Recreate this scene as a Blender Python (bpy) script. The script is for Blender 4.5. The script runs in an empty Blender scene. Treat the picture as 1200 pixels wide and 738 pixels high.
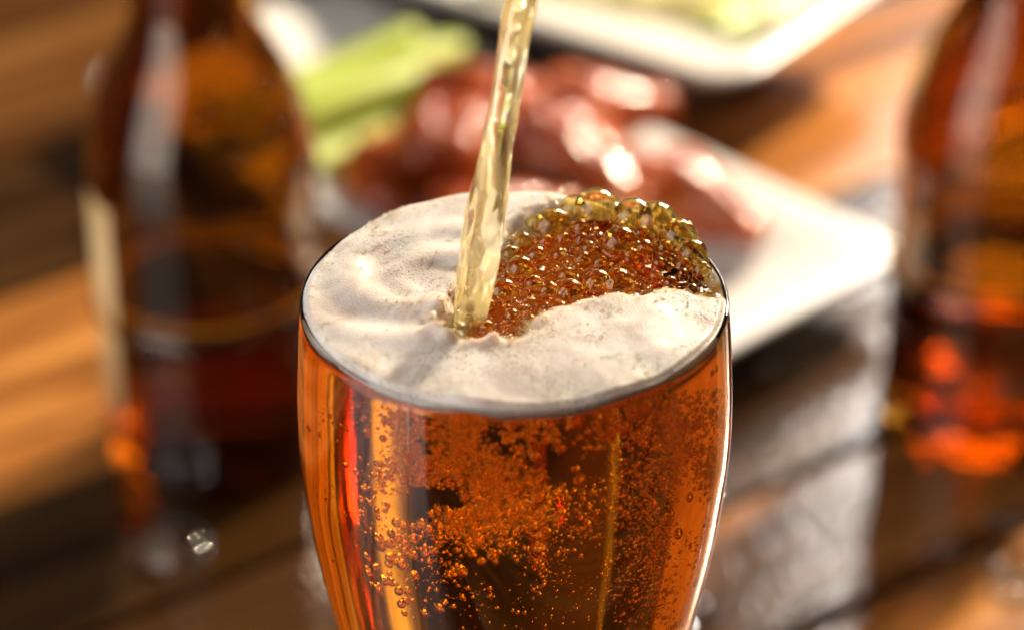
import bpy, bmesh, math, random
import numpy as np
from mathutils import Vector, Matrix, noise, Euler
random.seed(7); rng = np.random.default_rng(7)
S = bpy.context.scene
C = S.collection
R = math.radians

# ---------------------------------------------------------------- camera
RIM_Z = 0.230                     # height of the glass rim above the table
FPX = 3369.0; PITCH = R(31.0); DIST = 0.55
_el = PITCH - math.atan(26 / FPX)
CAM = Vector((-0.0005, -DIST * math.cos(_el), RIM_Z + DIST * math.sin(_el)))
cd = bpy.data.cameras.new('camera'); cam = bpy.data.objects.new('camera', cd); C.objects.link(cam)
cam.location = CAM; cam.rotation_euler = (R(90) - PITCH, 0, 0)
cd.sensor_width = 36; cd.lens = FPX / 1200 * 36
cd.clip_start = 0.01; cd.clip_end = 20
cd.dof.use_dof = True; cd.dof.focus_distance = 0.552
cd.dof.aperture_fstop = cd.lens / 1000 / 0.0148
cd.dof.aperture_blades = 9; cd.dof.aperture_rotation = 0.3
S.camera = cam
CR = cam.rotation_euler.to_matrix()
def ray(px, py):
    return CR @ Vector(((px - 600) / FPX, -(py - 369) / FPX, -1))
def at(px, py, z):
    d = ray(px, py); t = (z - CAM.z) / d.z
    return CAM + d * t
def at_y(px, py, y):
    d = ray(px, py); t = (y - CAM.y) / d.y
    return CAM + d * t

# ---------------------------------------------------------------- world and lamps
W = bpy.data.worlds.new('World'); S.world = W; W.use_nodes = True
bg = W.node_tree.nodes['Background']
bg.inputs[0].default_value = (0.55, 0.42, 0.32, 1); bg.inputs[1].default_value = 0.10
def lamp(name, loc, target, sx, sy, power, col, spread=180):
    l = bpy.data.lights.new(name, 'AREA'); l.shape = 'RECTANGLE'; l.size = sx; l.size_y = sy
    l.energy = power; l.color = col; l.spread = R(spread)
    o = bpy.data.objects.new(name, l); C.objects.link(o); o.location = loc
    o.rotation_euler = (Vector(target) - Vector(loc)).to_track_quat('-Z', 'Y').to_euler()
    return o
lamp('key_lamp', (0.68, 1.20, 0.80), (0, 0.15, 0.15), 0.12, 0.12, 50, (1.0, 0.81, 0.57))
lamp('back_softbox', (0.42, 1.45, 0.80), (0.10, 0.2, 0.0), 0.26, 0.5, 8.5, (1.0, 0.92, 0.84))
lamp('side_softbox', (-0.46, -0.16, 0.34), (0, 0.10, 0.16), 0.50, 0.9, 5.0, (1.0, 0.96, 0.92))
vs = S.view_settings; vs.view_transform = 'Standard'; vs.look = 'None'; vs.exposure = 0.1; vs.gamma = 1
cy = S.cycles
cy.max_bounces = 24; cy.transmission_bounces = 24; cy.glossy_bounces = 8; cy.diffuse_bounces = 3
cy.transparent_max_bounces = 16; cy.volume_bounces = 0
cy.caustics_refractive = True; cy.caustics_reflective = True; cy.blur_glossy = 0.6
cy.sample_clamp_indirect = 30; cy.use_denoising = True
cy.denoiser = 'OPENIMAGEDENOISE'

# ---------------------------------------------------------------- helpers
def tag(o, label=None, cat=None, group=None, kind=None):
    for k, v in (('label', label), ('category', cat), ('group', group), ('kind', kind)):
        if v: o[k] = v
    return o
def empty(name, loc):
    o = bpy.data.objects.new(name, None); C.objects.link(o); o.location = loc; o.empty_display_size = 0.02
    return o
def link(name, me, mat, parent=None, smooth=True):
    if mat and not me.materials: me.materials.append(mat)
    if smooth:
        me.polygons.foreach_set('use_smooth', [True] * len(me.polygons))
    o = bpy.data.objects.new(name, me); C.objects.link(o)
    if parent:
        o.parent = parent
        o.matrix_parent_inverse = Matrix.Translation(-parent.location)   # parents are never rotated when linked
    return o
def mesh(name, verts, faces):
    me = bpy.data.meshes.new(name); me.from_pydata([tuple(v) for v in verts], [], faces); me.update()
    return me
def np_mesh(name, V, F):
    """V (n,3) float, F (m,k) int, fast"""
    me = bpy.data.meshes.new(name); k = F.shape[1]
    me.vertices.add(len(V)); me.vertices.foreach_set('co', V.astype(np.float32).ravel())
    me.loops.add(F.size); me.loops.foreach_set('vertex_index', F.astype(np.int32).ravel())
    me.polygons.add(len(F)); me.polygons.foreach_set('loop_start', np.arange(0, F.size, k, dtype=np.int32))
    me.polygons.foreach_set('loop_total', np.full(len(F), k, dtype=np.int32))
    me.update(calc_edges=True); me.validate()
    return me
def lathe(name, prof, n=128, closed=False):
    """prof: list of (r, z). r==0 at ends makes a pole."""
    V = []; F = []; rings = []
    for r, z in prof:
        if r < 1e-7: rings.append([len(V)]); V.append((0, 0, z))
        else:
            rings.append(list(range(len(V), len(V) + n)))
            for i in range(n):
                a = 2 * math.pi * i / n; V.append((r * math.cos(a), r * math.sin(a), z))
    for A, B in zip(rings, rings[1:]):
        for i in range(n):
            j = (i + 1) % n
            if len(A) == 1: F.append((A[0], B[j], B[i]))
            elif len(B) == 1: F.append((A[i], A[j], B[0]))
            else: F.append((A[i], A[j], B[j], B[i]))
    return mesh(name, V, F)
def spline(pts, n=8):
    """Catmull-Rom through (r,z) points"""
    out = []
    P = [pts[0]] + list(pts) + [pts[-1]]
    for i in range(1, len(P) - 2):
        p0, p1, p2, p3 = [np.array(p, float) for p in P[i - 1:i + 3]]
        for k in range(n):
            t = k / n
            out.append(tuple(0.5 * ((2 * p1) + (-p0 + p2) * t + (2 * p0 - 5 * p1 + 4 * p2 - p3) * t * t + (-p0 + 3 * p1 - 3 * p2 + p3) * t ** 3)))
    out.append(tuple(pts[-1])); return out
def fix_normals(me, flip=False):
    bm = bmesh.new(); bm.from_mesh(me); bmesh.ops.recalc_face_normals(bm, faces=bm.faces)
    if flip: bmesh.ops.reverse_faces(bm, faces=bm.faces)
    bm.to_mesh(me); bm.free()
def ico(sub):
    bm = bmesh.new(); bmesh.ops.create_icosphere(bm, subdivisions=sub, radius=1)
    V = np.array([v.co[:] for v in bm.verts]); F = np.array([[v.index for v in f.verts] for f in bm.faces]); bm.free()
    return V, F
ICO = {k: ico(k) for k in (2, 3, 4)}
def sst(a, b, x):
    t = np.clip((x - a) / (b - a), 0, 1); return t * t * (3 - 2 * t)

# ---------------------------------------------------------------- materials
def new_mat(name):
    m = bpy.data.materials.new(name); m.use_nodes = True
    nt = m.node_tree; b = nt.nodes['Principled BSDF']
    return m, nt, b
def N(nt, t, **kw):
    n = nt.nodes.new(t)
    for k, v in kw.items(): setattr(n, k, v)
    return n
def ramp(nt, fac, stops):
    r = N(nt, 'ShaderNodeValToRGB'); e = r.color_ramp.elements
    while len(e) < len(stops): e.new(0.5)
    for el, (p, c) in zip(e, stops): el.position = p; el.color = (*c, 1)
    nt.links.new(fac, r.inputs[0]); return r.outputs[0]
def tex_noise(nt, scale, detail=4, rough=0.5, vec=None, dist=0):
    n = N(nt, 'ShaderNodeTexNoise'); n.inputs['Scale'].default_value = scale
    n.inputs['Detail'].default_value = detail; n.inputs['Roughness'].default_value = rough; n.inputs['Distortion'].default_value = dist
    if vec: nt.links.new(vec, n.inputs['Vector'])
    return n.outputs[0]
def coords(nt, scale=(1, 1, 1), rot=(0, 0, 0), kind='Object'):
    t = N(nt, 'ShaderNodeTexCoord'); m = N(nt, 'ShaderNodeMapping')
    m.inputs['Scale'].default_value = scale; m.inputs['Rotation'].default_value = rot
    nt.links.new(t.outputs[kind], m.inputs[0]); return m.outputs[0]
def bump(nt, b, h, strength, dist):
    n = N(nt, 'ShaderNodeBump'); n.inputs['Strength'].default_value = strength; n.inputs['Distance'].default_value = dist
    nt.links.new(h, n.inputs['Height']); nt.links.new(n.outputs[0], b.inputs['Normal']); return n
def glass(name, ior, col=(1, 1, 1), rough=0.0, absorb=None, dens=0):
    m = bpy.data.materials.new(name); m.use_nodes = True; nt = m.node_tree
    for n in list(nt.nodes): nt.nodes.remove(n)
    o = N(nt, 'ShaderNodeOutputMaterial'); g = N(nt, 'ShaderNodeBsdfGlass')
    g.inputs['Color'].default_value = (*col, 1); g.inputs['Roughness'].default_value = rough; g.inputs['IOR'].default_value = ior
    nt.links.new(g.outputs[0], o.inputs['Surface'])
    if absorb:
        v = N(nt, 'ShaderNodeVolumeAbsorption'); v.inputs['Color'].default_value = (*absorb, 1); v.inputs['Density'].default_value = dens
        nt.links.new(v.outputs[0], o.inputs['Volume'])
    return m, nt, g

M_glass, _, _ = glass('clear_glass', 1.5, (0.985, 0.99, 0.985))
M_beer, _, _ = glass('amber_beer', 1.34, absorb=(0.988, 0.765, 0.01), dens=60)
M_inner, _, _ = glass('air_bubble_in_beer', 0.746, (1.0, 0.83, 0.40))
M_sbub, _, _ = glass('surface_bubble', 0.746, (1.0, 0.91, 0.60))
M_film, _, _ = glass('beer_bubble_film', 1.33, (1.0, 0.985, 0.93))
M_stream, nt, g = glass('pouring_beer', 1.34, rough=0.07, absorb=(0.975, 0.82, 0.20), dens=55)
h = tex_noise(nt, 260, 2, 0.5, coords(nt, (1, 1, 0.16)))
bn = N(nt, 'ShaderNodeBump'); bn.inputs['Strength'].default_value = 0.3; bn.inputs['Distance'].default_value = 0.0012
nt.links.new(h, bn.inputs['Height']); nt.links.new(bn.outputs[0], g.inputs['Normal'])
tl = N(nt, 'ShaderNodeBsdfTranslucent'); tl.inputs['Color'].default_value = (0.92, 0.80, 0.42, 1)
df_ = N(nt, 'ShaderNodeBsdfDiffuse'); df_.inputs['Color'].default_value = (0.90, 0.80, 0.48, 1)
mx = N(nt, 'ShaderNodeMixShader'); nt.links.new(tl.outputs[0], mx.inputs[1]); nt.links.new(df_.outputs[0], mx.inputs[2])
m2 = N(nt, 'ShaderNodeMixShader'); nt.links.new(g.outputs[0], m2.inputs[1]); nt.links.new(mx.outputs[0], m2.inputs[2])
nt.links.new(ramp(nt, h, [(0.44, (0.02,) * 3), (0.60, (0.36,) * 3)]), m2.inputs[0])
outn = [n_ for n_ in nt.nodes if n_.type == 'OUTPUT_MATERIAL'][0]; nt.links.new(m2.outputs[0], outn.inputs['Surface'])
M_bottle, nt, b = new_mat('amber_bottle_glass')
b.inputs['Transmission Weight'].default_value = 1; b.inputs['Base Color'].default_value = (0.50, 0.245, 0.022, 1)
b.inputs['IOR'].default_value = 1.5; b.inputs['Roughness'].default_value = 0.02
M_bbeer, _, _ = glass('beer_in_bottle', 1.34, absorb=(0.80, 0.62, 0.10), dens=80)
M_drop, _, _ = glass('water', 1.33)

# foam
M_foam, nt, b = new_mat('foam')
v = coords(nt)
n1 = tex_noise(nt, 70, 6, 0.62, v, 0.8)
vo = N(nt, 'ShaderNodeTexVoronoi'); vo.inputs['Scale'].default_value = 2400; nt.links.new(v, vo.inputs['Vector'])
vo2 = N(nt, 'ShaderNodeTexVoronoi'); vo2.inputs['Scale'].default_value = 1150; nt.links.new(v, vo2.inputs['Vector'])
pits_mask = ramp(nt, tex_noise(nt, 45, 3, 0.5, v), [(0.44, (0, 0, 0)), (0.62, (1, 1, 1))])
pit = ramp(nt, vo2.outputs['Distance'], [(0.12, (0, 0, 0)), (0.38, (1, 1, 1))])
mixp = N(nt, 'ShaderNodeMix', data_type='RGBA'); mixp.inputs[6].default_value = (1, 1, 1, 1)
nt.links.new(pits_mask, mixp.inputs[0]); nt.links.new(pit, mixp.inputs[7])
basec = ramp(nt, n1, [(0.32, (0.46, 0.38, 0.33)), (0.62, (0.71, 0.66, 0.61))])
mul = N(nt, 'ShaderNodeMix', data_type='RGBA', blend_type='MULTIPLY'); mul.inputs[0].default_value = 0.62
nt.links.new(basec, mul.inputs[6]); nt.links.new(mixp.outputs[2], mul.inputs[7])
nt.links.new(mul.outputs[2], b.inputs['Base Color'])
b.inputs['Coat Weight'].default_value = 0.35; b.inputs['Coat Roughness'].default_value = 0.26; b.inputs['Coat IOR'].default_value = 1.33
b.inputs['Roughness'].default_value = 0.55; b.inputs['IOR'].default_value = 1.33
b.inputs['Subsurface Weight'].default_value = 0.6; b.inputs['Subsurface Radius'].default_value = (1.0, 0.6, 0.35)
b.inputs['Subsurface Scale'].default_value = 0.006
add = N(nt, 'ShaderNodeMath', operation='ADD'); nt.links.new(vo.outputs['Distance'], add.inputs[0]); nt.links.new(mixp.outputs[2], add.inputs[1])
bump(nt, b, add.outputs[0], 0.32, 0.00022)
at_ = N(nt, 'ShaderNodeAttribute'); at_.attribute_name = 'thin'
am = N(nt, 'ShaderNodeMix', data_type='RGBA', blend_type='MULTIPLY'); am.inputs[7].default_value = (0.95, 0.62, 0.26, 1)
tn = N(nt, 'ShaderNodeMath', operation='MULTIPLY', use_clamp=True); nt.links.new(at_.outputs['Fac'], tn.inputs[0])
nt.links.new(ramp(nt, tex_noise(nt, 160, 4, 0.6, v, 1.0), [(0.38, (0, 0, 0)), (0.58, (1, 1, 1))]), tn.inputs[1])
nt.links.new(tn.outputs[0], am.inputs[0]); nt.links.new(mul.outputs[2], am.inputs[6]); nt.links.new(am.outputs[2], b.inputs['Base Color'])

# wood
M_wood, nt, b = new_mat('table_wood')
v = coords(nt, (1, 1, 1)); oi = N(nt, 'ShaderNodeObjectInfo')
mp = N(nt, 'ShaderNodeVectorMath', operation='ADD'); nt.links.new(v, mp.inputs[0])
sc = N(nt, 'ShaderNodeVectorMath', operation='SCALE'); sc.inputs['Scale'].default_value = 7.0
cx = N(nt, 'ShaderNodeCombineXYZ'); nt.links.new(oi.outputs['Random'], cx.inputs[0]); nt.links.new(oi.outputs['Random'], cx.inputs[2])
nt.links.new(cx.outputs[0], sc.inputs[0]); nt.links.new(sc.outputs[0], mp.inputs[1])
st = N(nt, 'ShaderNodeMapping'); st.inputs['Scale'].default_value = (2.2, 30, 30); nt.links.new(mp.outputs[0], st.inputs[0])
grain = tex_noise(nt, 1.6, 8, 0.62, st.outputs[0], 0.6)
blot = tex_noise(nt, 5, 3, 0.5, mp.outputs[0])
colr = ramp(nt, grain, [(0.30, (0.035, 0.012, 0.003)), (0.50, (0.24, 0.090, 0.020)), (0.72, (0.50, 0.23, 0.06))])
hv = N(nt, 'ShaderNodeHueSaturation'); nt.links.new(colr, hv.inputs['Color'])
mr = N(nt, 'ShaderNodeMapRange'); mr.inputs['To Min'].default_value = 0.6; mr.inputs['To Max'].default_value = 1.35
ab = N(nt, 'ShaderNodeMath', operation='MULTIPLY_ADD'); ab.inputs[1].default_value = 0.3; nt.links.new(oi.outputs['Random'], ab.inputs[0]); nt.links.new(blot, ab.inputs[2])
mr.inputs['From Min'].default_value = 0.3; mr.inputs['From Max'].default_value = 1.0; nt.links.new(ab.outputs[0], mr.inputs[0]); nt.links.new(mr.outputs[0], hv.inputs['Value'])
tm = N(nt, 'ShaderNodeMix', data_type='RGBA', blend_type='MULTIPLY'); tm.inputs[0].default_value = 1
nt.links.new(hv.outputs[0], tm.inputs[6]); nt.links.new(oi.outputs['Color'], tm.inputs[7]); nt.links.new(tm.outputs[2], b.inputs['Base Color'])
rr = ramp(nt, tex_noise(nt, 14, 4, 0.6, mp.outputs[0]), [(0.3, (0.16,) * 3), (0.7, (0.38,) * 3)])
nt.links.new(rr, b.inputs['Roughness']); b.inputs['Specular IOR Level'].default_value = 0.12; b.inputs['Coat Weight'].default_value = 0.9; b.inputs['Coat Roughness'].default_value = 0.09
bump(nt, b, grain, 0.5, 0.002)
cb = N(nt, 'ShaderNodeBump'); cb.inputs['Strength'].default_value = 0.35; cb.inputs['Distance'].default_value = 0.001
nt.links.new(tex_noise(nt, 230, 2, 0.5, mp.outputs[0]), cb.inputs['Height']); nt.links.new(cb.outputs[0], b.inputs['Coat Normal'])

# ceramic, wings, celery, paper
M_plate, nt, b = new_mat('white_ceramic')
b.inputs['Base Color'].default_value = (0.66, 0.65, 0.64, 1); b.inputs['Roughness'].default_value = 0.18
bump(nt, b, tex_noise(nt, 30, 2, 0.5, coords(nt)), 0.05, 0.002)
M_wing, nt, b = new_mat('glazed_chicken')
v = coords(nt)
nt.links.new(ramp(nt, tex_noise(nt, 42, 5, 0.65, v), [(0.32, (0.045, 0.006, 0.002)), (0.5, (0.40, 0.058, 0.005)), (0.68, (0.66, 0.17, 0.012))]), b.inputs['Base Color'])
b.inputs['Roughness'].default_value = 0.45; b.inputs['Specular IOR Level'].default_value = 0.2; b.inputs['Coat Weight'].default_value = 1.0; b.inputs['Coat Roughness'].default_value = 0.06
b.inputs['Subsurface Weight'].default_value = 0.15; b.inputs['Subsurface Scale'].default_value = 0.004
bump(nt, b, tex_noise(nt, 120, 5, 0.65, v), 0.6, 0.0022)
M_cel, nt, b = new_mat('celery')
v = coords(nt, (1, 60, 60))
nt.links.new(ramp(nt, tex_noise(nt, 8, 3, 0.5, v), [(0.3, (0.20, 0.30, 0.015)), (0.7, (0.42, 0.50, 0.05))]), b.inputs['Base Color'])
b.inputs['Roughness'].default_value = 0.35; b.inputs['Subsurface Weight'].default_value = 0.3; b.inputs['Subsurface Scale'].default_value = 0.004
bump(nt, b, tex_noise(nt, 8, 2, 0.5, v), 0.4, 0.001)
M_pale, nt, b = new_mat('pale_celery_end')
nt.links.new(ramp(nt, tex_noise(nt, 40, 3, 0.5, coords(nt)), [(0.3, (0.70, 0.60, 0.22)), (0.7, (0.82, 0.74, 0.40))]), b.inputs['Base Color'])
b.inputs['Roughness'].default_value = 0.4
M_paper, nt, b = new_mat('label_paper')
nt.links.new(ramp(nt, tex_noise(nt, 25, 4, 0.5, coords(nt)), [(0.3, (0.66, 0.42, 0.17)), (0.7, (0.80, 0.56, 0.28))]), b.inputs['Base Color'])
b.inputs['Roughness'].default_value = 0.6
M_edge_glow, nt, b = new_mat('label_edge_glow')  # light through the label's lower edge, painted as a red strip
nt.links.new(ramp(nt, tex_noise(nt, 40, 3, 0.5, coords(nt)), [(0.3, (0.50, 0.07, 0.02)), (0.7, (0.62, 0.12, 0.03))]), b.inputs['Base Color'])

# ---------------------------------------------------------------- table
table = empty('table', (0, 0, 0)); tag(table, 'brown wooden table top of wide planks under everything', 'table', kind='structure')
ang = R(36); ca, sa = math.cos(ang), math.sin(ang)
def plank_mesh(wid, L, th, seed):
    bm = bmesh.new(); bmesh.ops.create_cube(bm, size=1)
    bmesh.ops.scale(bm, vec=(L, wid, th), verts=bm.verts)
    bmesh.ops.bevel(bm, geom=bm.edges[:], offset=0.0018, segments=2, affect='EDGES', profile=0.6)
    bmesh.ops.translate(bm, vec=(0, 0, -th / 2), verts=bm.verts)
    me = bpy.data.meshes.new('plank'); bm.to_mesh(me); bm.free(); return me
def cof(px, py): p = at(px, py, 0); return -sa * p.x + ca * p.y
# plank edges read off the photo's left side, with the table's shade and lit bands painted into the boards
cuts = [cof(0, 1180), cof(0, 960), cof(0, 780), cof(0, 590), cof(0, 345), cof(0, 185), cof(0, 40)]
cuts = [cuts[0] - 0.11 * k_ for k_ in (7, 6, 5, 4, 3, 2, 1)] + cuts + [cuts[-1] + 0.105 * k_ for k_ in range(1, 11)]
shade_tone = {6: 1.3, 7: 1.0, 8: 0.18, 9: 0.16, 10: 1.5, 11: 0.16, 12: 0.55, 13: 0.45, 14: 0.4, 15: 0.5}
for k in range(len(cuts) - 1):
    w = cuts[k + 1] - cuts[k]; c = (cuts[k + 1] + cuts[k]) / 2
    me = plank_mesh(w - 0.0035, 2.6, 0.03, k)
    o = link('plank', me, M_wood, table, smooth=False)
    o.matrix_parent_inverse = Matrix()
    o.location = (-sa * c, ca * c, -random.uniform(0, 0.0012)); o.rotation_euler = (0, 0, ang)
    t_ = shade_tone.get(k, random.uniform(0.4, 1.0)); o.color = (t_, t_, t_, 1)

# ---------------------------------------------------------------- beer glass
# outer and inner profiles (radius, height), foot to rim
out_p = [(0.0350, 0.0000), (0.0362, 0.0030), (0.0345, 0.0080), (0.0262, 0.0180), (0.0232, 0.0320), (0.0228, 0.0550), (0.0236, 0.0800), (0.0262, 0.1050), (0.0310, 0.1300),
         (0.0362, 0.1540), (0.0400, 0.1740), (0.0422, 0.1930), (0.0425, 0.2060), (0.0418, 0.2200), (0.0411, 0.2285)]
outer = spline(out_p, 8)
def r_out(z):
    zs = [p[1] for p in outer]; rs = [p[0] for p in outer]
    return float(np.interp(z, zs, rs))
WALL = 0.0011
def r_in(z): return r_out(z) - WALL - 0.0004 * max(0, (0.20 - z) / 0.20)
FLOOR_Z = 0.022
inner_z = list(np.linspace(0.2285, FLOOR_Z + 0.006, 60))
lip = [(r_out(0.2285) - WALL / 2 + WALL / 2 * math.cos(t), 0.2285 + 0.0009 * math.sin(t)) for t in np.linspace(0.25, math.pi - 0.25, 7)]
prof = [(0, 0.002), (0.026, 0.002), (0.030, 0.0003)] + outer + lip + [(r_in(z), z) for z in inner_z] + \
       [(r_in(FLOOR_Z + 0.003) * 0.93, FLOOR_Z + 0.002), (r_in(FLOOR_Z) * 0.6, FLOOR_Z), (0, FLOOR_Z)]
gm = lathe('beer_glass', prof, 192); fix_normals(gm)
beer_glass = link('beer_glass', gm, M_glass)
tag(beer_glass, 'clear curved beer glass being filled, full of amber beer to the rim', 'beer glass')

# ---------------------------------------------------------------- beer
beer = empty('beer', (0, 0, FLOOR_Z))
tag(beer, 'amber beer with off-white foam and large bubbles filling the glass', 'beer')
LIQ_Z = RIM_Z - 0.0010
EPS = 0.00025
RI = r_in(0.2275) + 0.0002
# liquid body with a gently wavy top
nt_ = 192; V = []; F = []; 
zs = list(np.linspace(FLOOR_Z - 0.0002, LIQ_Z, 70))
side = [(0, FLOOR_Z - EPS), (r_in(FLOOR_Z) * 0.6, FLOOR_Z - EPS), (r_in(FLOOR_Z + 0.003) * 0.93 + EPS, FLOOR_Z + 0.002 - EPS)] + \
       [(r_in(z) + EPS, z) for z in np.linspace(FLOOR_Z + 0.006, LIQ_Z, 70)]
#LIQ#
def mound(x, y):
    """height of the bubble heap over the liquid"""
    c = at(735, 270, RIM_Z); d = math.hypot((x - c.x) / 0.020, (y - c.y) / 0.012)
    return 0.0036 * math.exp(-d * d)
# region without foam, outlined from the photo, on the rim plane
def plane_poly(pts, z=RIM_Z): return np.array([at(x, y, z)[:2] for x, y in pts])
region = plane_poly([(530, 374), (548, 350), (566, 318), (582, 290), (612, 268), (650, 250), (700, 244), (752, 252), (800, 272), (832, 305), (846, 338),
                     (812, 340), (776, 336), (742, 344), (706, 346), (672, 352), (640, 362), (622, 372), (616, 388), (590, 396), (560, 396), (538, 388)])
def sdist(P, poly):
    """signed distance, negative inside; P (n,2)"""
    d = np.full(len(P), 1e9); inside = np.zeros(len(P), bool)
    for i in range(len(poly)):
        a = poly[i]; b2 = poly[(i + 1) % len(poly)]; e = b2 - a; w = P - a
        t = np.clip((w @ e) / (e @ e), 0, 1); q = w - t[:, None] * e
        d = np.minimum(d, np.hypot(q[:, 0], q[:, 1]))
        c1 = (a[1] > P[:, 1]) != (b2[1] > P[:, 1])
        xi = a[0] + (P[:, 1] - a[1]) / (b2[1] - a[1] + 1e-12) * (b2[0] - a[0])
        inside ^= c1 & (P[:, 0] < xi)
    return np.where(inside, -d, d)
def nz(P, s, o=0.0, f=noise.noise):
    return np.array([f(Vector((p[0] * s, p[1] * s, o))) for p in P])
# ---- surface bubbles
placed = []
def try_bubble(x, y, z, r, tight=0.97):
    for (a_, b_, c_, d_) in placed:
        if (a_ - x) ** 2 + (b_ - y) ** 2 + (c_ - z) ** 2 < ((d_ + r) * tight) ** 2: return False
    placed.append((x, y, z, r)); return True
big = [(727, 288, 19), (648, 268, 21), (700, 250, 25), (742, 258, 22), (770, 262, 22), (796, 280, 20), (672, 248, 16), (610, 318, 15), (629, 301, 12), (612, 285, 13),
       (643, 343, 13), (664, 325, 12), (655, 300, 9), (683, 306, 11), (690, 292, 9), (704, 309, 9), (681, 268, 11), (682, 281, 8), (598, 300, 12), (590, 345, 15),
       (625, 335, 12), (700, 335, 16), (668, 345, 15), (726, 268, 9), (724, 336, 18), (768, 325, 8), (740, 300, 9), (755, 292, 11), (779, 292, 10), (812, 300, 16),
       (628, 262, 12), (600, 372, 10), (573, 360, 9), (640, 284, 9), (752, 275, 10), (822, 318, 12), (800, 312, 10), (768, 352, 7), (792, 346, 6), (660, 281, 8), (712, 281, 8)]
bub = []
for px, py, r in big:
    r = r / 6125 * (1.18 if r > 14 else 1.0); q0 = at(px, py, RIM_Z); hz = mound(q0.x, q0.y)
    z = LIQ_Z + hz * 0.72 - r * 0.05; q1 = at(px, py, z)
    if math.hypot(q1.x, q1.y) + r * 0.6 > RI: 
        s_ = (RI - r * 0.6) / math.hypot(q1.x, q1.y); q1.x *= s_; q1.y *= s_
    placed.append((q1.x, q1.y, z, r)); bub.append((q1.x, q1.y, z, r))
lo, hi = region.min(0), region.max(0)
def rand_in_region(margin):
    while True:
        p = rng.uniform(lo, hi)
        if sdist(p[None], region)[0] < margin and math.hypot(*p) < RI - 0.001: return p
t_ = 0
while len(bub) < 195 and t_ < 16000:
    t_ += 1
    r = float(0.00028 + 0.0016 * rng.random() ** 3.4)
    p = rand_in_region(0.0004); z = LIQ_Z + mound(*p) * 0.72 + r * rng.uniform(-0.4, 0.3)
    if try_bubble(p[0], p[1], z, r): bub.append((p[0], p[1], z, r))

# liquid: side profile plus a finely gridded top that domes over every bubble
RL = r_in(LIQ_Z) + EPS; nA, nR = 1000, 330
fr = np.linspace(1, 0.004, nR); AA, FR = np.meshgrid(np.linspace(0, 2 * np.pi, nA, endpoint=False), fr)
PX, PY = (RL * FR * np.cos(AA)).ravel(), (RL * FR * np.sin(AA)).ravel()
mc = at(735, 270, RIM_Z)
fade = (1 - sst(0.93, 0.995, FR.ravel()))
ZT = LIQ_Z + 0.72 * 0.0036 * np.exp(-(((PX - mc.x) / 0.020) ** 2 + ((PY - mc.y) / 0.012) ** 2)) * fade
ZT += fade * (0.0003 * np.sin(PX * 900 + 2 * np.sin(PY * 500)) * np.sin(PY * 800 + 1.5 * np.sin(PX * 620)))
for (x, y, z, r_) in bub:
    rf = r_ * 1.05 + 0.00005; d2 = (PX - x) ** 2 + (PY - y) ** 2; k_ = np.where(d2 < rf * rf)[0]
    ZT[k_] = np.maximum(ZT[k_], z + np.sqrt(np.maximum(rf * rf - d2[k_], 0)))
edge_ = FR.ravel() > 0.999; ZT[edge_] = LIQ_Z
SVs = []; 
for (r_, z_) in side[1:-1]:
    a_ = np.linspace(0, 2 * np.pi, nA, endpoint=False); SVs.append(np.c_[r_ * np.cos(a_), r_ * np.sin(a_), np.full(nA, z_)])
LV = np.concatenate(SVs + [np.c_[PX, PY, ZT]]); nrow = len(side) - 2 + nR
ii = np.arange(nrow - 1)[:, None] * nA; jj = np.arange(nA)[None, :]; jn = (jj + 1) % nA
Q = np.stack([ii + jj, ii + jn, ii + nA + jn, ii + nA + jj], -1).reshape(-1, 4)
LV = np.r_[LV, [[0, 0, side[0][1]], [0, 0, ZT[-nA:].mean()]]]; nb_ = len(LV) - 2; jf = np.arange(nA); jg = (jf + 1) % nA
tri = np.r_[np.c_[np.full(nA, nb_), jg, jf, jf][:, :3], np.c_[(nrow - 1) * nA + jf, (nrow - 1) * nA + jg, np.full(nA, nb_ + 1)]]
lm = bpy.data.meshes.new('beer_liquid'); nf4, nf3 = len(Q), len(tri)
lm.vertices.add(len(LV)); lm.vertices.foreach_set('co', LV.astype(np.float32).ravel())
lm.loops.add(nf4 * 4 + nf3 * 3); lm.loops.foreach_set('vertex_index', np.r_[Q.ravel(), tri.ravel()].astype(np.int32))
lm.polygons.add(nf4 + nf3); lm.polygons.foreach_set('loop_start', np.r_[np.arange(nf4) * 4, nf4 * 4 + np.arange(nf3) * 3].astype(np.int32))
lm.polygons.foreach_set('loop_total', np.r_[np.full(nf4, 4), np.full(nf3, 3)].astype(np.int32)); lm.update(calc_edges=True)
link('liquid', lm, M_beer, beer)

entry = np.array(at(552, 384, RIM_Z)[:2]); swirl_c = np.array(at(500, 335, RIM_Z)[:2])
def foam_top(P):
    r = np.hypot(P[:, 0], P[:, 1]) / RI
    z = RIM_Z + 0.0004 - 0.0008 * sst(0.97, 1.0, r) + 0.0018 * (1 - r ** 3)
    z += 0.0013 * nz(P, 42, 1.7) * (1 - 0.7 * sst(0.8, 1, r)) + 0.0006 * nz(P, 95, 5.1) + 0.00012 * nz(P, 210, 3.1) + 0.00008 * nz(P, 330, 9.3)
    d = P - swirl_c; rr_ = np.hypot(d[:, 0], d[:, 1]); th = np.arctan2(d[:, 1], d[:, 0])
    z += 0.0006 * np.sin(2 * th + rr_ * 520) * sst(0.002, 0.008, rr_) * (1 - sst(0.016, 0.03, rr_))
    z -= 0.0012 * np.exp(-(rr_ / 0.006) ** 2)
    e = P - entry; re = np.hypot(e[:, 0], e[:, 1])
    an_ = np.arctan2(e[:, 1], e[:, 0]); z -= 0.0038 * np.exp(-(re / 0.0050) ** 2); z += (0.0011 + 0.0006 * np.sin(5 * an_ + 1) + 0.0004 * np.sin(11 * an_)) * np.exp(-((re - 0.0074) / 0.0017) ** 2)
    return z
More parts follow.
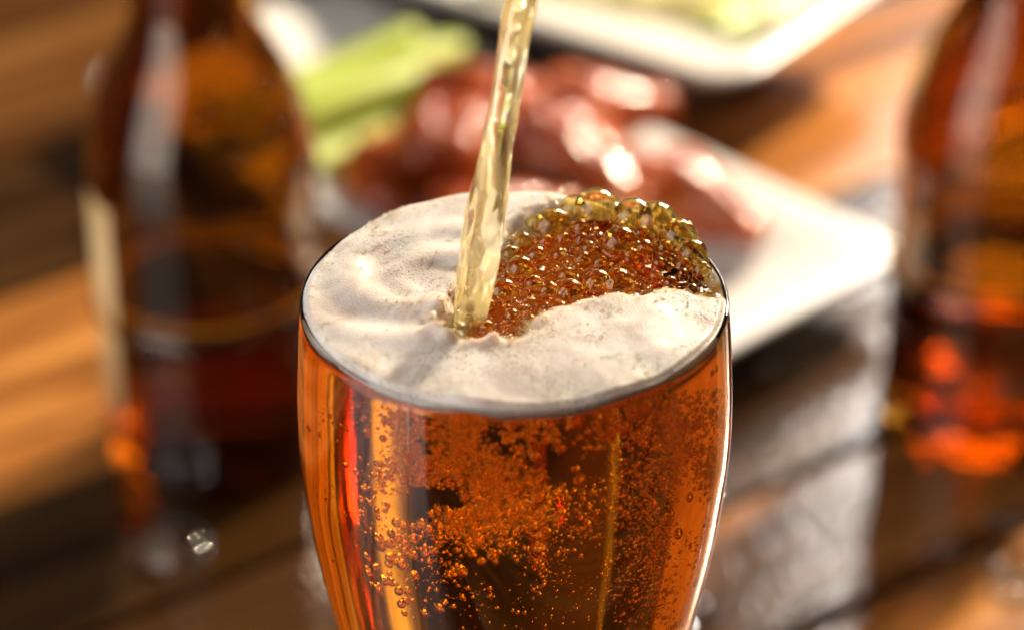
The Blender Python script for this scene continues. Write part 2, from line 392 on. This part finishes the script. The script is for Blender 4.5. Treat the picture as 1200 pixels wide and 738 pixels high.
nr, na = 210, 520
rad = RI * (1 - (1 - np.linspace(0.004, 1, nr)) ** 1.15)
A, Rr = np.meshgrid(np.linspace(0, 2 * np.pi, na, endpoint=False), rad)
P = np.stack([(Rr * np.cos(A)).ravel(), (Rr * np.sin(A)).ravel()], 1)
zt = foam_top(P)
sd = sdist(P, region) + 0.0017 * nz(P, 170, 2.2) + 0.0004 * nz(P, 420, 7.2)
m = sst(-0.0022, 0.0052, sd)                     # 0 in the open region, 1 on solid foam
zlow = LIQ_Z - 0.0018
ridge = 0.0005 * np.exp(-((sd - 0.0025) / 0.0016) ** 2) * (0.6 + 0.8 * nz(P, 260, 4.4))
z_top = zlow + (zt + ridge - zlow) * m ** 0.75
zb = np.minimum(z_top - 0.0002, LIQ_Z - 0.0004 - 0.0004 * (0.5 + nz(P, 150, 8.8)))
# the foam's lower edge seen through the wall, with drips
th = np.arctan2(P[:, 1], P[:, 0])
edge = sst(0.90, 1.0, np.hypot(P[:, 0], P[:, 1]) / RI)
zb -= edge * (0.0002 + 0.0012 * np.exp(-((th + 1.62) / 0.14) ** 2) + 0.0005 * np.sin(th * 9 + 1))
n = len(P); VT = np.c_[P, z_top]; VB = np.c_[P, zb]
Vv = np.r_[VT, VB, [[0, 0, foam_top(np.zeros((1, 2)) + 1e-6)[0]], [0, 0, LIQ_Z - 0.002]]]
i = np.arange(nr - 1)[:, None] * na; j = np.arange(na)[None, :]; j2 = (j + 1) % na
q = np.stack([i + j, i + na + j, i + na + j2, i + j2], -1).reshape(-1, 4)
# drop the quads well inside the open region
keep = (m[q].max(1) > 0.02)
qt = q[keep]; qb = q[keep][:, ::-1] + n
rim_q = np.stack([(nr - 1) * na + j[0], (nr - 1) * na + n + j[0], (nr - 1) * na + n + j2[0], (nr - 1) * na + j2[0]], -1)
from collections import Counter
def boundary(Q):
    e = Counter()
    for f in Q:
        for a_, b_ in zip(f, np.roll(f, -1)): e[(int(a_), int(b_))] += 1
    return [(a_, b_) for (a_, b_) in e if (b_, a_) not in e]
bd = boundary(qt)
sideq = np.array([(b_, a_, a_ + n, b_ + n) for a_, b_ in bd])
fm = np_mesh('foam', Vv, np.r_[qt, qb, sideq])
thin = np.exp(-np.maximum(sd - 0.001, 0) / 0.0030) * (P[:, 1] < region[:, 1].mean() + 0.004)
ta = fm.attributes.new('thin', 'FLOAT', 'POINT'); ta.data.foreach_set('value', np.r_[thin, thin, 0, 0].astype(np.float32)[:len(fm.vertices)])
fix_normals(fm)
foam = link('foam', fm, M_foam, beer)

bub_me = np_mesh('bubble', *ICO[4])
SV3, SF3 = ICO[3]
for k, (x, y, z, r) in enumerate(bub):
    o = link('bubble', bub_me, M_sbub, None)
    o.parent = beer; o.location = (x, y, z - FLOOR_Z); o.scale = (r, r, r)
    # froth of tiny bubbles among them
sv, sf = [], []; c_ = 0
t_ = 0
S2, SF2 = ICO[2]
while c_ < 2600 and t_ < 9000:
    t_ += 1
    r = float(rng.uniform(0.00014, 0.00042)); p = rand_in_region(0.0012)
    z = LIQ_Z + mound(*p) * 0.72 - r * 1.3 - rng.random() ** 2 * 0.006
    sv.append(S2 * r + np.array([p[0], p[1], z])); sf.append(SF2 + c_ * len(S2)); c_ += 1
o = link('small_bubbles', np_mesh('small_bubbles', np.concatenate(sv), np.concatenate(sf)), M_sbub, beer); tag(o, kind='stuff')

# froth beads standing in the foam, thickest along the torn edge and the wall
fs, ff = [], []; c_ = 0; t_ = 0
def foam_z(p):
    p = np.array([p]); zt_ = foam_top(p); sd_ = sdist(p, region) + 0.0017 * nz(p, 170, 2.2) + 0.0004 * nz(p, 420, 7.2)
    m_ = sst(-0.0022, 0.0052, sd_); zz = zlow + (zt_ + 0.0005 * np.exp(-((sd_ - 0.0025) / 0.0016) ** 2) * (0.6 + 0.8 * nz(p, 260, 4.4)) - zlow) * m_ ** 0.75
    return float(zz[0]), float(sd_[0])
film_me = np_mesh('bubble', np.r_[ICO[3][0], ICO[3][0] * 0.93], np.r_[ICO[3][1], ICO[3][1][:, ::-1] + len(ICO[3][0])])
nf_ = 0; k_ = 0
while nf_ < 95 and k_ < 9000:
    k_ += 1
    p = rng.uniform(lo - 0.004, hi + 0.002)
    if math.hypot(*p) > RI - 0.0015: continue
    z, sd0 = foam_z(p)
    if not (0.0002 < sd0 < 0.0045) or rng.random() > math.exp(-sd0 / 0.0022): continue
    r = (0.0003 + 0.0011 * rng.random() ** 2) * math.exp(-sd0 / 0.006)
    if not try_bubble(p[0], p[1], z + r * 0.1, r, 1.0): continue
    o = link('bubble', film_me, M_film, None); o.parent = beer; o.location = (p[0], p[1], z + r * 0.1 - FLOOR_Z); o.scale = (r, r, r * 0.85); nf_ += 1
for px, py, r in [(536, 372, 7), (528, 384, 9), (541, 392, 6), (580, 396, 7), (520, 372, 5), (531, 398, 5), (596, 392, 8)]:
    q1 = at(px, py, RIM_Z); z, _ = foam_z((q1.x, q1.y)); r = r / 6125
    o = link('bubble', film_me, M_film, None); o.parent = beer; o.location = (q1.x, q1.y, z + r * 0.3 - FLOOR_Z); o.scale = (r, r, r)
while c_ < 5200 and t_ < 26000:
    t_ += 1
    a_ = rng.uniform(0, 2 * np.pi); q_ = RI * math.sqrt(rng.uniform(0, 1)) * 0.985; p = (q_ * math.cos(a_), q_ * math.sin(a_))
    sd0 = float(sdist(np.array([p]), region)[0])
    w_ = math.exp(-abs(sd0) / 0.0035) + 0.35 * max(0, noise.noise(Vector((p[0] * 90, p[1] * 90, 12))) + 0.05) * 2 + 0.5 * math.exp(-(RI - q_) / 0.0012)
    if rng.random() > w_: continue
    z, sd0 = foam_z(p)
    if sd0 < -0.0018: continue
    r = 0.00009 + 0.00028 * rng.random() ** 3 + 0.00045 * (rng.random() < 0.06) * (abs(sd0) < 0.004) * rng.random()
    fs.append(S2 * r * np.array([1, 1, 0.8]) + np.array([p[0], p[1], z + r * 0.15])); ff.append(SF2 + c_ * len(S2)); c_ += 1
o = link('froth_beads', np_mesh('froth_beads', np.concatenate(fs), np.concatenate(ff)), M_film, beer); tag(o, kind='stuff')

# ---- bubbles inside the beer, seen through the wall
V2, F2 = ICO[2]; V3, F3 = ICO[3]
def inside_point(px, py, depth):
    """first hit of the view ray with the inner wall, then go on by depth"""
    d = ray(px, py).normalized(); t = 0.44
    while t < 0.75:
        p = CAM + d * t
        if p.z < RIM_Z - 0.002 and math.hypot(p.x, p.y) < r_in(p.z) - 0.0004: break
        t += 0.0004
    else: return None
    d2 = Vector((d.x, d.y, d.z * 0.72)).normalized()
    p = p + d2 * depth
    if p.z > LIQ_Z - 0.003 or math.hypot(p.x, p.y) > r_in(p.z) - 0.0007: return None
    return p
parts_b = []; sv, sf = [], []; c_ = 0
def add_small(p, r, stretch=1.0):
    global c_
    v0 = V2 * r * np.array([1, 1, stretch]); a_ = rng.uniform(-0.5, 0.5); ry = np.array([[math.cos(a_), 0, math.sin(a_)], [0, 1, 0], [-math.sin(a_), 0, math.cos(a_)]])
    sv.append(v0 @ ry.T + np.array(p)); sf.append(F2 + c_ * len(V2)); c_ += 1
# turbulent plume under the pour
def plume(n_, cx_, cy_, sx_, sy_, dmax, rmin, rmax, thr, dmin=0.005):
    k = 0; tries = 0
    while k < n_ and tries < n_ * 14:
        tries += 1
        px = rng.normal(cx_, sx_); py = rng.normal(cy_, sy_)
        if not (460 < py < 745): continue
        nn = noise.fractal(Vector((px * 0.016, py * 0.016, 4)), 1.0, 2.0, 3)
        if nn < thr + rng.uniform(-0.25, 0.25): continue
        p = inside_point(px, py, rng.uniform(dmin, dmin + dmax))
        if p is None: continue
        r = rmin + (rmax - rmin) * rng.random() ** 4
        add_small(p, r, rng.uniform(0.7, 1.2)); k += 1
plume(5200, 560, 570, 56, 52, 0.016, 0.00012, 0.0006, -0.22, 0.003)
plume(800, 500, 520, 30, 40, 0.018, 0.00012, 0.0007, -0.1)
plume(5600, 795, 560, 38, 95, 0.012, 0.0001, 0.00055, -0.25, 0.002)
plume(900, 720, 640, 60, 60, 0.02, 0.0001, 0.0004, 0)
plume(500, 640, 500, 120, 18, 0.018, 0.00015, 0.0008, -0.2)
plume(160, 400, 500, 30, 70, 0.004, 0.00008, 0.00022, -0.5, 0.0006)
o = link('suspended_bubbles', np_mesh('suspended_bubbles', np.concatenate(sv), np.concatenate(sf)), M_inner, beer); tag(o, kind='stuff')
# the ones large enough to tell apart
b_me = np_mesh('rising_bubble', V3, F3)
spec = [(452, 632, 9, 1.5), (458, 676, 8, 0.9), (448, 684, 4, 1), (470, 680, 4, 1), (672, 490, 9, 1), (622, 486, 7, 1), (655, 523, 6, 1), (736, 482, 9, 1), (752, 476, 9, 1), (788, 492, 8, 1), (787, 514, 8, 1), (676, 560, 7, 1), (630, 580, 9, 1.3), (650, 515, 5, 1)]
for px, py, r, s_ in spec: 
    p = inside_point(px, py, 0.0035)
    if p: parts_b.append((p, r / 6000, s_))
for _ in range(150):
    px, py = random.choice([(rng.normal(560, 60), rng.normal(570, 55)), (rng.normal(790, 35), rng.normal(520, 60)), (rng.uniform(480, 830), rng.uniform(480, 520)), (rng.normal(475, 20), rng.normal(660, 30))])
    p = inside_point(px, py, rng.uniform(0.002, 0.012))
    if p: parts_b.append((p, rng.uniform(0.0006, 0.0011), rng.uniform(0.8, 1.3)))
for p, r, s_ in parts_b:
    o = link('rising_bubble', b_me, M_inner, None); o.parent = beer; o.location = (p.x, p.y, p.z - FLOOR_Z)
    o.scale = (r, r, r * s_); o.rotation_euler = (0, random.uniform(-.5, .5), 0)

# ---------------------------------------------------------------- the poured stream
ent = at(552, 380, RIM_Z - 0.002)
path = []
for px, py, w in [(549, 392, 17), (553, 360, 19), (560, 320, 22), (566, 280, 23), (573, 230, 22), (580, 180, 20), (588, 130, 19), (597, 80, 19), (604, 40, 20), (611, 0, 20), (620, -60, 21), (632, -130, 22), (646, -210, 23)]:
    p = at_y(px, py, ent.y + max(0, (380 - py)) * 0.00001); d = (p - CAM).length
    path.append((p.x, p.y, p.z, w / FPX * d))
pp = np.array(path)
L_ = np.r_[0, np.cumsum(np.linalg.norm(np.diff(pp[:, :3], axis=0), axis=1))]
nl, nc = 360, 64; tt = np.linspace(0, L_[-1], nl)
cxy = np.stack([np.interp(tt, L_, pp[:, k]) for k in range(4)], 1)
for k in range(4):                                   # smooth
    ker = np.ones(31) / 31; pad = np.pad(cxy[:, k], 15, mode='reflect', reflect_type='odd'); cxy[:, k] = np.convolve(pad, ker, 'valid')
V = []
for i_ in range(nl):
    z_ = tt[i_]
    for j_ in range(nc):
        a_ = 2 * math.pi * j_ / nc; tw = z_ * 28
        rr_ = 1 + 0.10 * math.cos(2 * (a_ - tw)) + 0.07 * math.cos(3 * (a_ + z_ * 45)) 
        rr_ += 0.14 * noise.noise(Vector((math.cos(a_) * 1.3, math.sin(a_) * 1.3, z_ * 90))) + 0.06 * noise.noise(Vector((math.cos(a_) * 3, math.sin(a_) * 3, z_ * 240 + 5)))
        rad_ = cxy[i_, 3] * rr_
        V.append((cxy[i_, 0] + rad_ * math.cos(a_), cxy[i_, 1] + rad_ * math.sin(a_) * 0.8, cxy[i_, 2]))
F = [(i_ * nc + j_, i_ * nc + (j_ + 1) % nc, (i_ + 1) * nc + (j_ + 1) % nc, (i_ + 1) * nc + j_) for i_ in range(nl - 1) for j_ in range(nc)]
F.append(tuple(range(nc))[::-1]); F.append(tuple((nl - 1) * nc + j_ for j_ in range(nc)))
sm = mesh('beer_stream', V, F); fix_normals(sm)
stream = link('beer_stream', sm, M_stream)
tag(stream, 'thin pale golden stream of beer pouring down into the foam', 'stream')

# ---------------------------------------------------------------- bottles
def make_bottle(loc, label):
    t = empty('beer_bottle', loc); tag(t, label, 'beer bottle', 'amber beer bottles behind the glass')
    Rb = 0.0350
    op = [(Rb * 0.93, 0.0), (Rb, 0.004), (Rb, 0.012), (Rb - .0007, 0.015), (Rb - .0007, 0.050), (Rb + .0012, 0.055), (Rb - .0007, 0.060), (Rb - .0007, 0.092), (Rb, 0.098), (0.0342, 0.108), (0.0322, 0.119), (0.0280, 0.131), (0.0213, 0.144),
          (0.0184, 0.153), (0.0179, 0.165), (0.0174, 0.190), (0.0152, 0.235), (0.0160, 0.237), (0.0161, 0.249), (0.0146, 0.252)]
    o_ = spline(op, 6); ip = [(max(r_ - 0.0028, 0.0085), z_) for r_, z_ in spline([op[3]] + op[7:17], 6)][::-1]
    pr = [(0, 0.006), (Rb * 0.5, 0.005), (Rb * 0.82, 0.0008)] + o_ + [(0.0134, 0.2525), (0.0126, 0.250)] + ip + [(Rb * 0.84, 0.0105), (Rb * 0.6, 0.009), (0, 0.0125)]
    me = lathe('glass_body', pr, 96); fix_normals(me)
    for v_ in me.vertices: pass
    b_ = link('glass_body', me, M_bottle, None); b_.parent = t
    # beer left inside, up to the neck
    lvl = 0.060
    side_ = [(r_ + 0.0002, z_) for r_, z_ in ip[::-1] if z_ < lvl]
    lp = [(0, 0.0123), (Rb * 0.6, 0.0088), (Rb * 0.84 + .0002, 0.0103)] + side_ + [(side_[-1][0] * 0.6, side_[-1][1] + 0.0002), (0, side_[-1][1] + 0.0002)]
    lm_ = lathe('bottle_beer', lp, 96); fix_normals(lm_)
    l_ = link('bottle_beer', lm_, M_bbeer, None); l_.parent = t
    fr_ = lathe('foam_ring', [(side_[-1][0] - .0026, lvl - .0006), (side_[-1][0] - .0002, lvl - .0012), (side_[-1][0] - .0002, lvl + .0022), (side_[-1][0] - .0014, lvl + .0012), (side_[-1][0] - .0026, lvl - .0006)], 96); fix_normals(fr_)
    f_ = link('foam_ring', fr_, M_foam, None); f_.parent = t
    return t, Rb
def curved_patch(name, Rb, a0, a1, z0, z1, th):
    n_ = 24; V_ = []
    for i_ in range(n_ + 1):
        a_ = a0 + (a1 - a0) * i_ / n_
        for r_, z_ in ((Rb, z0), (Rb + th, z0), (Rb + th, z1), (Rb, z1)): V_.append((r_ * math.cos(a_), r_ * math.sin(a_), z_))
    F_ = [(i_ * 4 + k_, i_ * 4 + (k_ + 1) % 4, (i_ + 1) * 4 + (k_ + 1) % 4, (i_ + 1) * 4 + k_) for i_ in range(n_) for k_ in range(4)]
    F_ += [(3, 2, 1, 0), tuple(n_ * 4 + k_ for k_ in range(4))]
    me = mesh(name, V_, F_); fix_normals(me); return me
lb = at(246, 585, 0.0)
b1, Rb = make_bottle((lb.x, lb.y + 0.033, 0), 'amber glass beer bottle left of the glass, in front of the celery')
pl = link('paper_label', curved_patch('paper_label', Rb - .0006, R(150), R(221), 0.024, 0.096, 0.0006), M_paper, None); pl.parent = b1
bd_ = link('label_edge_glow', curved_patch('label_edge_glow', Rb - .0006, R(150), R(221), 0.017, 0.0238, 0.0006), M_edge_glow, None); bd_.parent = pl
rb = at(1172, 548, 0.0)
b2_, _ = make_bottle((rb.x, rb.y + 0.033, 0), 'amber glass beer bottle at the right edge, cut off by the frame')
# beads of water on the bottles' shoulders
def bead_mesh(pts, seed):
    v0, f0 = ICO[2]; VV = []; FF = []
    for k_, (p_, r_) in enumerate(pts):
        VV.append(v0 * r_ + np.array(p_)); FF.append(f0 + k_ * len(v0))
    return np_mesh('condensation', np.concatenate(VV), np.concatenate(FF))
def bottle_r(z_):
    o_ = [(Rb, 0), (Rb, .098), (0.0342, 0.108), (0.0322, 0.119), (0.0280, 0.131), (0.0213, 0.144), (0.0184, 0.153), (0.0179, 0.165), (0.0174, 0.190), (0.0152, 0.235)]
    return float(np.interp(z_, [q_[1] for q_ in o_], [q_[0] for q_ in o_]))
for bt, n_ in ((b1, 110), (b2_, 90)):
    pts = []
    for _ in range(n_):
        z_ = random.uniform(0.03, 0.17); a_ = random.uniform(R(-70), R(60)) if bt is b1 else random.uniform(R(-220), R(40)); r_ = random.uniform(0.0006, 0.0018)
        pts.append(((bottle_r(z_)) * math.cos(a_), bottle_r(z_) * math.sin(a_), z_)) ; pts[-1] = (pts[-1], r_)
    o = link('condensation', bead_mesh(pts, 0), M_drop, None); o.parent = bt; tag(o, kind='stuff')

# ---------------------------------------------------------------- plates
def make_plate(c0, c_right, depth_len, left_len, z_rim, label, flip=1):
    pass
def plate(center, ux, hx, hy, label, zr=0.020):
    """rounded square plate with a raised rim"""
    t = empty('serving_plate', (center.x, center.y, 0))
    prof_ = [(0.62, 0.0), (0.66, 0.0), (0.70, 0.003), (0.86, zr - 0.006), (0.995, zr - 0.001), (1.0, zr + 0.0015), (0.985, zr + 0.0025), (0.86, zr - 0.001), (0.74, 0.0095), (0.70, 0.0075), (0.5, 0.007), (0.02, 0.007)]
    m_ = 22; ring = []
    for k_ in range(4):
        for i_ in range(m_):
            ring.append((k_, i_ / (m_ - 1)))
    V_ = []; F_ = []; nn_ = len(ring)
    for s_, z_ in prof_:
        ax, ay = hx - (1 - s_) * hx, hy - (1 - s_) * hx if hy > (1 - s_) * hx else 0.001
        ay = max(ay, 0.001); rc = min(0.018, ax * .3, ay * .3)
        for k_, f_ in ring:
            a_ = math.pi / 2 * (k_ + f_); sx_ = (1, -1, -1, 1)[k_]; sy_ = (1, 1, -1, -1)[k_]
            x_ = sx_ * (ax - rc) + rc * math.cos(a_); y_ = sy_ * (ay - rc) + rc * math.sin(a_)
            V_.append((x_, y_, z_))
    for a_ in range(len(prof_) - 1):
        for i_ in range(nn_):
            j_ = (i_ + 1) % nn_; F_.append((a_ * nn_ + i_, a_ * nn_ + j_, (a_ + 1) * nn_ + j_, (a_ + 1) * nn_ + i_))
    F_.append(tuple(range(nn_))[::-1]); F_.append(tuple((len(prof_) - 1) * nn_ + i_ for i_ in range(nn_)))
    me = mesh('serving_plate', V_, F_); fix_normals(me)
    C.objects.unlink(t); bpy.data.objects.remove(t)
    o_ = link('serving_plate', me, M_plate); o_.location = (center.x, center.y, 0); o_.rotation_euler = (0, 0, ux)
    tag(o_, label, 'plate', 'white serving plates'); return o_
ZP = 0.022
cR = at(1056, 282, ZP); cF = at(770, 455, ZP); cL = at(88, 90, ZP)
e1 = (cF - cR); e2 = (cL - cF)
print('PLATE', cR, cF, cL, e1.length, e2.length, 'angle', math.degrees(e1.angle(e2)))
uxa = math.atan2((cR - cL).y * 0 + (cF - cL).y, (cF - cL).x)
hx = e2.length / 2; hy = e1.length / 2
U = Vector((math.cos(uxa), math.sin(uxa), 0)); Vp = Vector((-U.y, U.x, 0))
pc = cF - U * hx + Vp * hy
plate1 = plate(pc, uxa, hx, hy, 'white rectangular plate of glazed chicken wings and celery behind the glass')
c2 = at(862, 98, 0.038)
d2_ = c2 - at(545, 0, 0.038); ang2 = math.atan2(d2_.y, d2_.x); print('ANG', math.degrees(uxa), math.degrees(ang2))
U2 = Vector((math.cos(ang2), math.sin(ang2), 0)); V2p = Vector((-U2.y, U2.x, 0))
pc2 = c2 - U2 * hx * 0.8 + V2p * hy
plate2 = plate(pc2, ang2, hx * 0.8, hy, 'white plate with pale celery sticks at the top right behind the other plate', zr=0.036)

# ---------------------------------------------------------------- chicken wings
def wing_mesh(seed, L, r0, r1, bend):
    n_, c2_ = 40, 32; V_ = []
    for i_ in range(n_ + 1):
        t = i_ / n_; x_ = (t - 0.5) * L
        env = math.sin(math.pi * min(1, max(0, t)) ) ** 0.42 if 0 < t < 1 else 0
        r_ = (r0 * (1 - sst(0.25, 0.85, t)) + r1 * sst(0.25, 0.85, t)) * env + 0.0045 * (sst(0.86, 0.94, t)) * env
        yb = bend * (1 - (2 * t - 1) ** 2)
        for j_ in range(c2_):
            a_ = 2 * math.pi * j_ / c2_
            d_ = Vector((x_ * 60, math.cos(a_) * 1.4, math.sin(a_) * 1.4 + seed * 9))
            rr_ = r_ * (1 + 0.36 * noise.noise(d_) + 0.20 * noise.noise(d_ * 2.7) + 0.11 * noise.noise(d_ * 6))
            V_.append((x_, yb + rr_ * math.cos(a_) * 1.1, rr_ * math.sin(a_) * 0.8))
    F_ = [(i_ * c2_ + j_, i_ * c2_ + (j_ + 1) % c2_, (i_ + 1) * c2_ + (j_ + 1) % c2_, (i_ + 1) * c2_ + j_) for i_ in range(n_) for j_ in range(c2_)]
    me = mesh('chicken_wing', V_, F_)
    bm = bmesh.new(); bm.from_mesh(me); bmesh.ops.remove_doubles(bm, verts=bm.verts, dist=1e-5); bmesh.ops.recalc_face_normals(bm, faces=bm.faces); bm.to_mesh(me); bm.free()
    return me
wm = [wing_mesh(s_, L, a_, b_, c_) for s_, L, a_, b_, c_ in ((1, .074, .018, .009, .007), (2, .080, .015, .010, -.009), (3, .064, .019, .010, .005))]
for px, py, z, rz, k_, tilt, lab in [
    (492, 196, 0.022, 70, 0, 0, 'glazed chicken wing nearest the celery, left end of the pile'),
    (575, 250, 0.022, 10, 1, 0, 'glazed chicken wing hidden low behind the pouring stream'),
    (610, 112, 0.030, -8, 1, 6, 'long glazed chicken wing lying across the back of the pile'),
    (560, 170, 0.036, 30, 2, 10, 'glazed chicken wing on top of the pile left of the stream'),
    (672, 185, 0.034, -50, 0, 8, 'shiny glazed chicken wing on top of the pile right of the stream'),
    (705, 140, 0.026, 25, 2, 0, 'glazed chicken wing at the back right of the pile'),
    (806, 236, 0.024, -38, 2, 5, 'glazed chicken wing leaning at the right of the pile with a bright highlight')]:
    o = link('chicken_wing', wm[k_], M_wing); p = at(px, py, z); o.location = p
    o.rotation_euler = (random.uniform(-.4, .4), R(tilt), R(rz)); tag(o, lab, 'chicken wing', 'glazed chicken wings piled on the plate')

# ---------------------------------------------------------------- celery
def celery_mesh(L, w, bendz, seed):
    n_ = 24; V_ = []; cs = []
    m_ = 18
    for j_ in range(m_ + 1):                                   # outer arc
        a_ = math.pi * (1 + j_ / m_); cs.append((w * math.cos(a_), w * 0.9 * math.sin(a_) * (1 + 0.05 * (j_ % 2))))
    for j_ in range(m_ + 1):                                   # inner arc back
        a_ = math.pi * (2 - j_ / m_); cs.append((w * 0.62 * math.cos(a_), w * 0.42 * math.sin(a_)))
    for i_ in range(n_ + 1):
        t = i_ / n_; s_ = 1 - 0.25 * t
        for x_, y_ in cs: V_.append(((t - .5) * L, x_ * s_, y_ * s_ + bendz * (1 - (2 * t - 1) ** 2)))
    k_ = len(cs)
    F_ = [(i_ * k_ + j_, i_ * k_ + (j_ + 1) % k_, (i_ + 1) * k_ + (j_ + 1) % k_, (i_ + 1) * k_ + j_) for i_ in range(n_) for j_ in range(k_)]
    h_ = m_ + 1
    for base in (0, n_ * k_):
        for j_ in range(m_): F_.append((base + j_, base + j_ + 1, base + k_ - 2 - j_, base + k_ - 1 - j_))
    me = mesh('celery_stick', V_, F_); fix_normals(me); return me
cm = [celery_mesh(.100, .0100, .003, 0), celery_mesh(.088, .0112, -.002, 1)]
for px, py, z, rz, k_, rx, lab in [
    (365, 92, 0.030, 42, 0, 170, 'green celery stick at the back of the celery pile beside the left bottle'),
    (398, 128, 0.030, 40, 1, 185, 'bright green celery stick lying in the middle of the celery pile'),
    (412, 168, 0.022, 45, 0, 175, 'green celery stick at the front of the pile nearest the chicken wings'),
    (440, 96, 0.020, 36, 1, 180, 'short celery stick behind the chicken wings, right of the others'),
    (345, 150, 0.020, 44, 1, 180, 'shaded celery stick lowest in the pile, next to the bottle neck')]:
    o = link('celery_stick', cm[k_], M_cel); o.location = at(px, py, z); o.rotation_euler = (R(rx), 0, R(rz))
    tag(o, lab, 'celery', 'celery sticks on the plate of wings')
for px, py, z, rz, k_, mt, lab in [
    (770, 6, 0.036, -18, 0, M_pale, 'pale yellow celery stick at the front of the far plate'),
    (850, -6, 0.036, 20, 1, M_pale, 'pale yellow celery stick in the middle of the far plate'),
    (925, -4, 0.036, 48, 0, M_cel, 'bright green celery stick at the right of the far plate'),
    (700, -16, 0.036, 5, 1, M_pale, 'pale yellow celery stick at the left of the far plate')]:
    me = cm[k_].copy(); me.materials.clear()
    o = link('celery_stick', me, mt); o.location = at(px, py, z); o.rotation_euler = (R(178), 0, R(rz))
    tag(o, lab, 'celery', 'celery sticks on the far plate')

# ---------------------------------------------------------------- water beads on the table
dv, df = ICO[3]; hv_ = dv.copy(); hv_[:, 2] = np.where(hv_[:, 2] > 0, hv_[:, 2] * 0.42, hv_[:, 2] * 0.05)
dm = np_mesh('water_drop', hv_, df)
drops = [(197, 640, 8.4, 'water drop on the table below the left bottle, catching the light'), (1192, 662, 6.7, 'largest water drop at the right edge of the table'),
         (1174, 604, 3.9, 'water drop just under the right bottle'), (1186, 694, 4.2, 'water drop lowest at the right edge of the table'), (1102, 640, 3.4, 'small water drop left of the drops at the right edge'),
         (838, 590, 3.4, 'tiny water drop on the table just right of the glass'), (340, 520, 3.6, 'water drop between the left bottle and the glass'), (812, 718, 6.2, 'water drop at the foot of the glass on the right'),
         (905, 430, 2.8, 'tiny water drop in front of the corner of the wing plate')]
for px, py, r, lab in drops:
    o = link('water_drop', dm, M_drop); p = at(px, py, 0.0005); o.location = p; o.scale = (r / 680,) * 3
    tag(o, lab, 'water drop', 'water drops on the table')
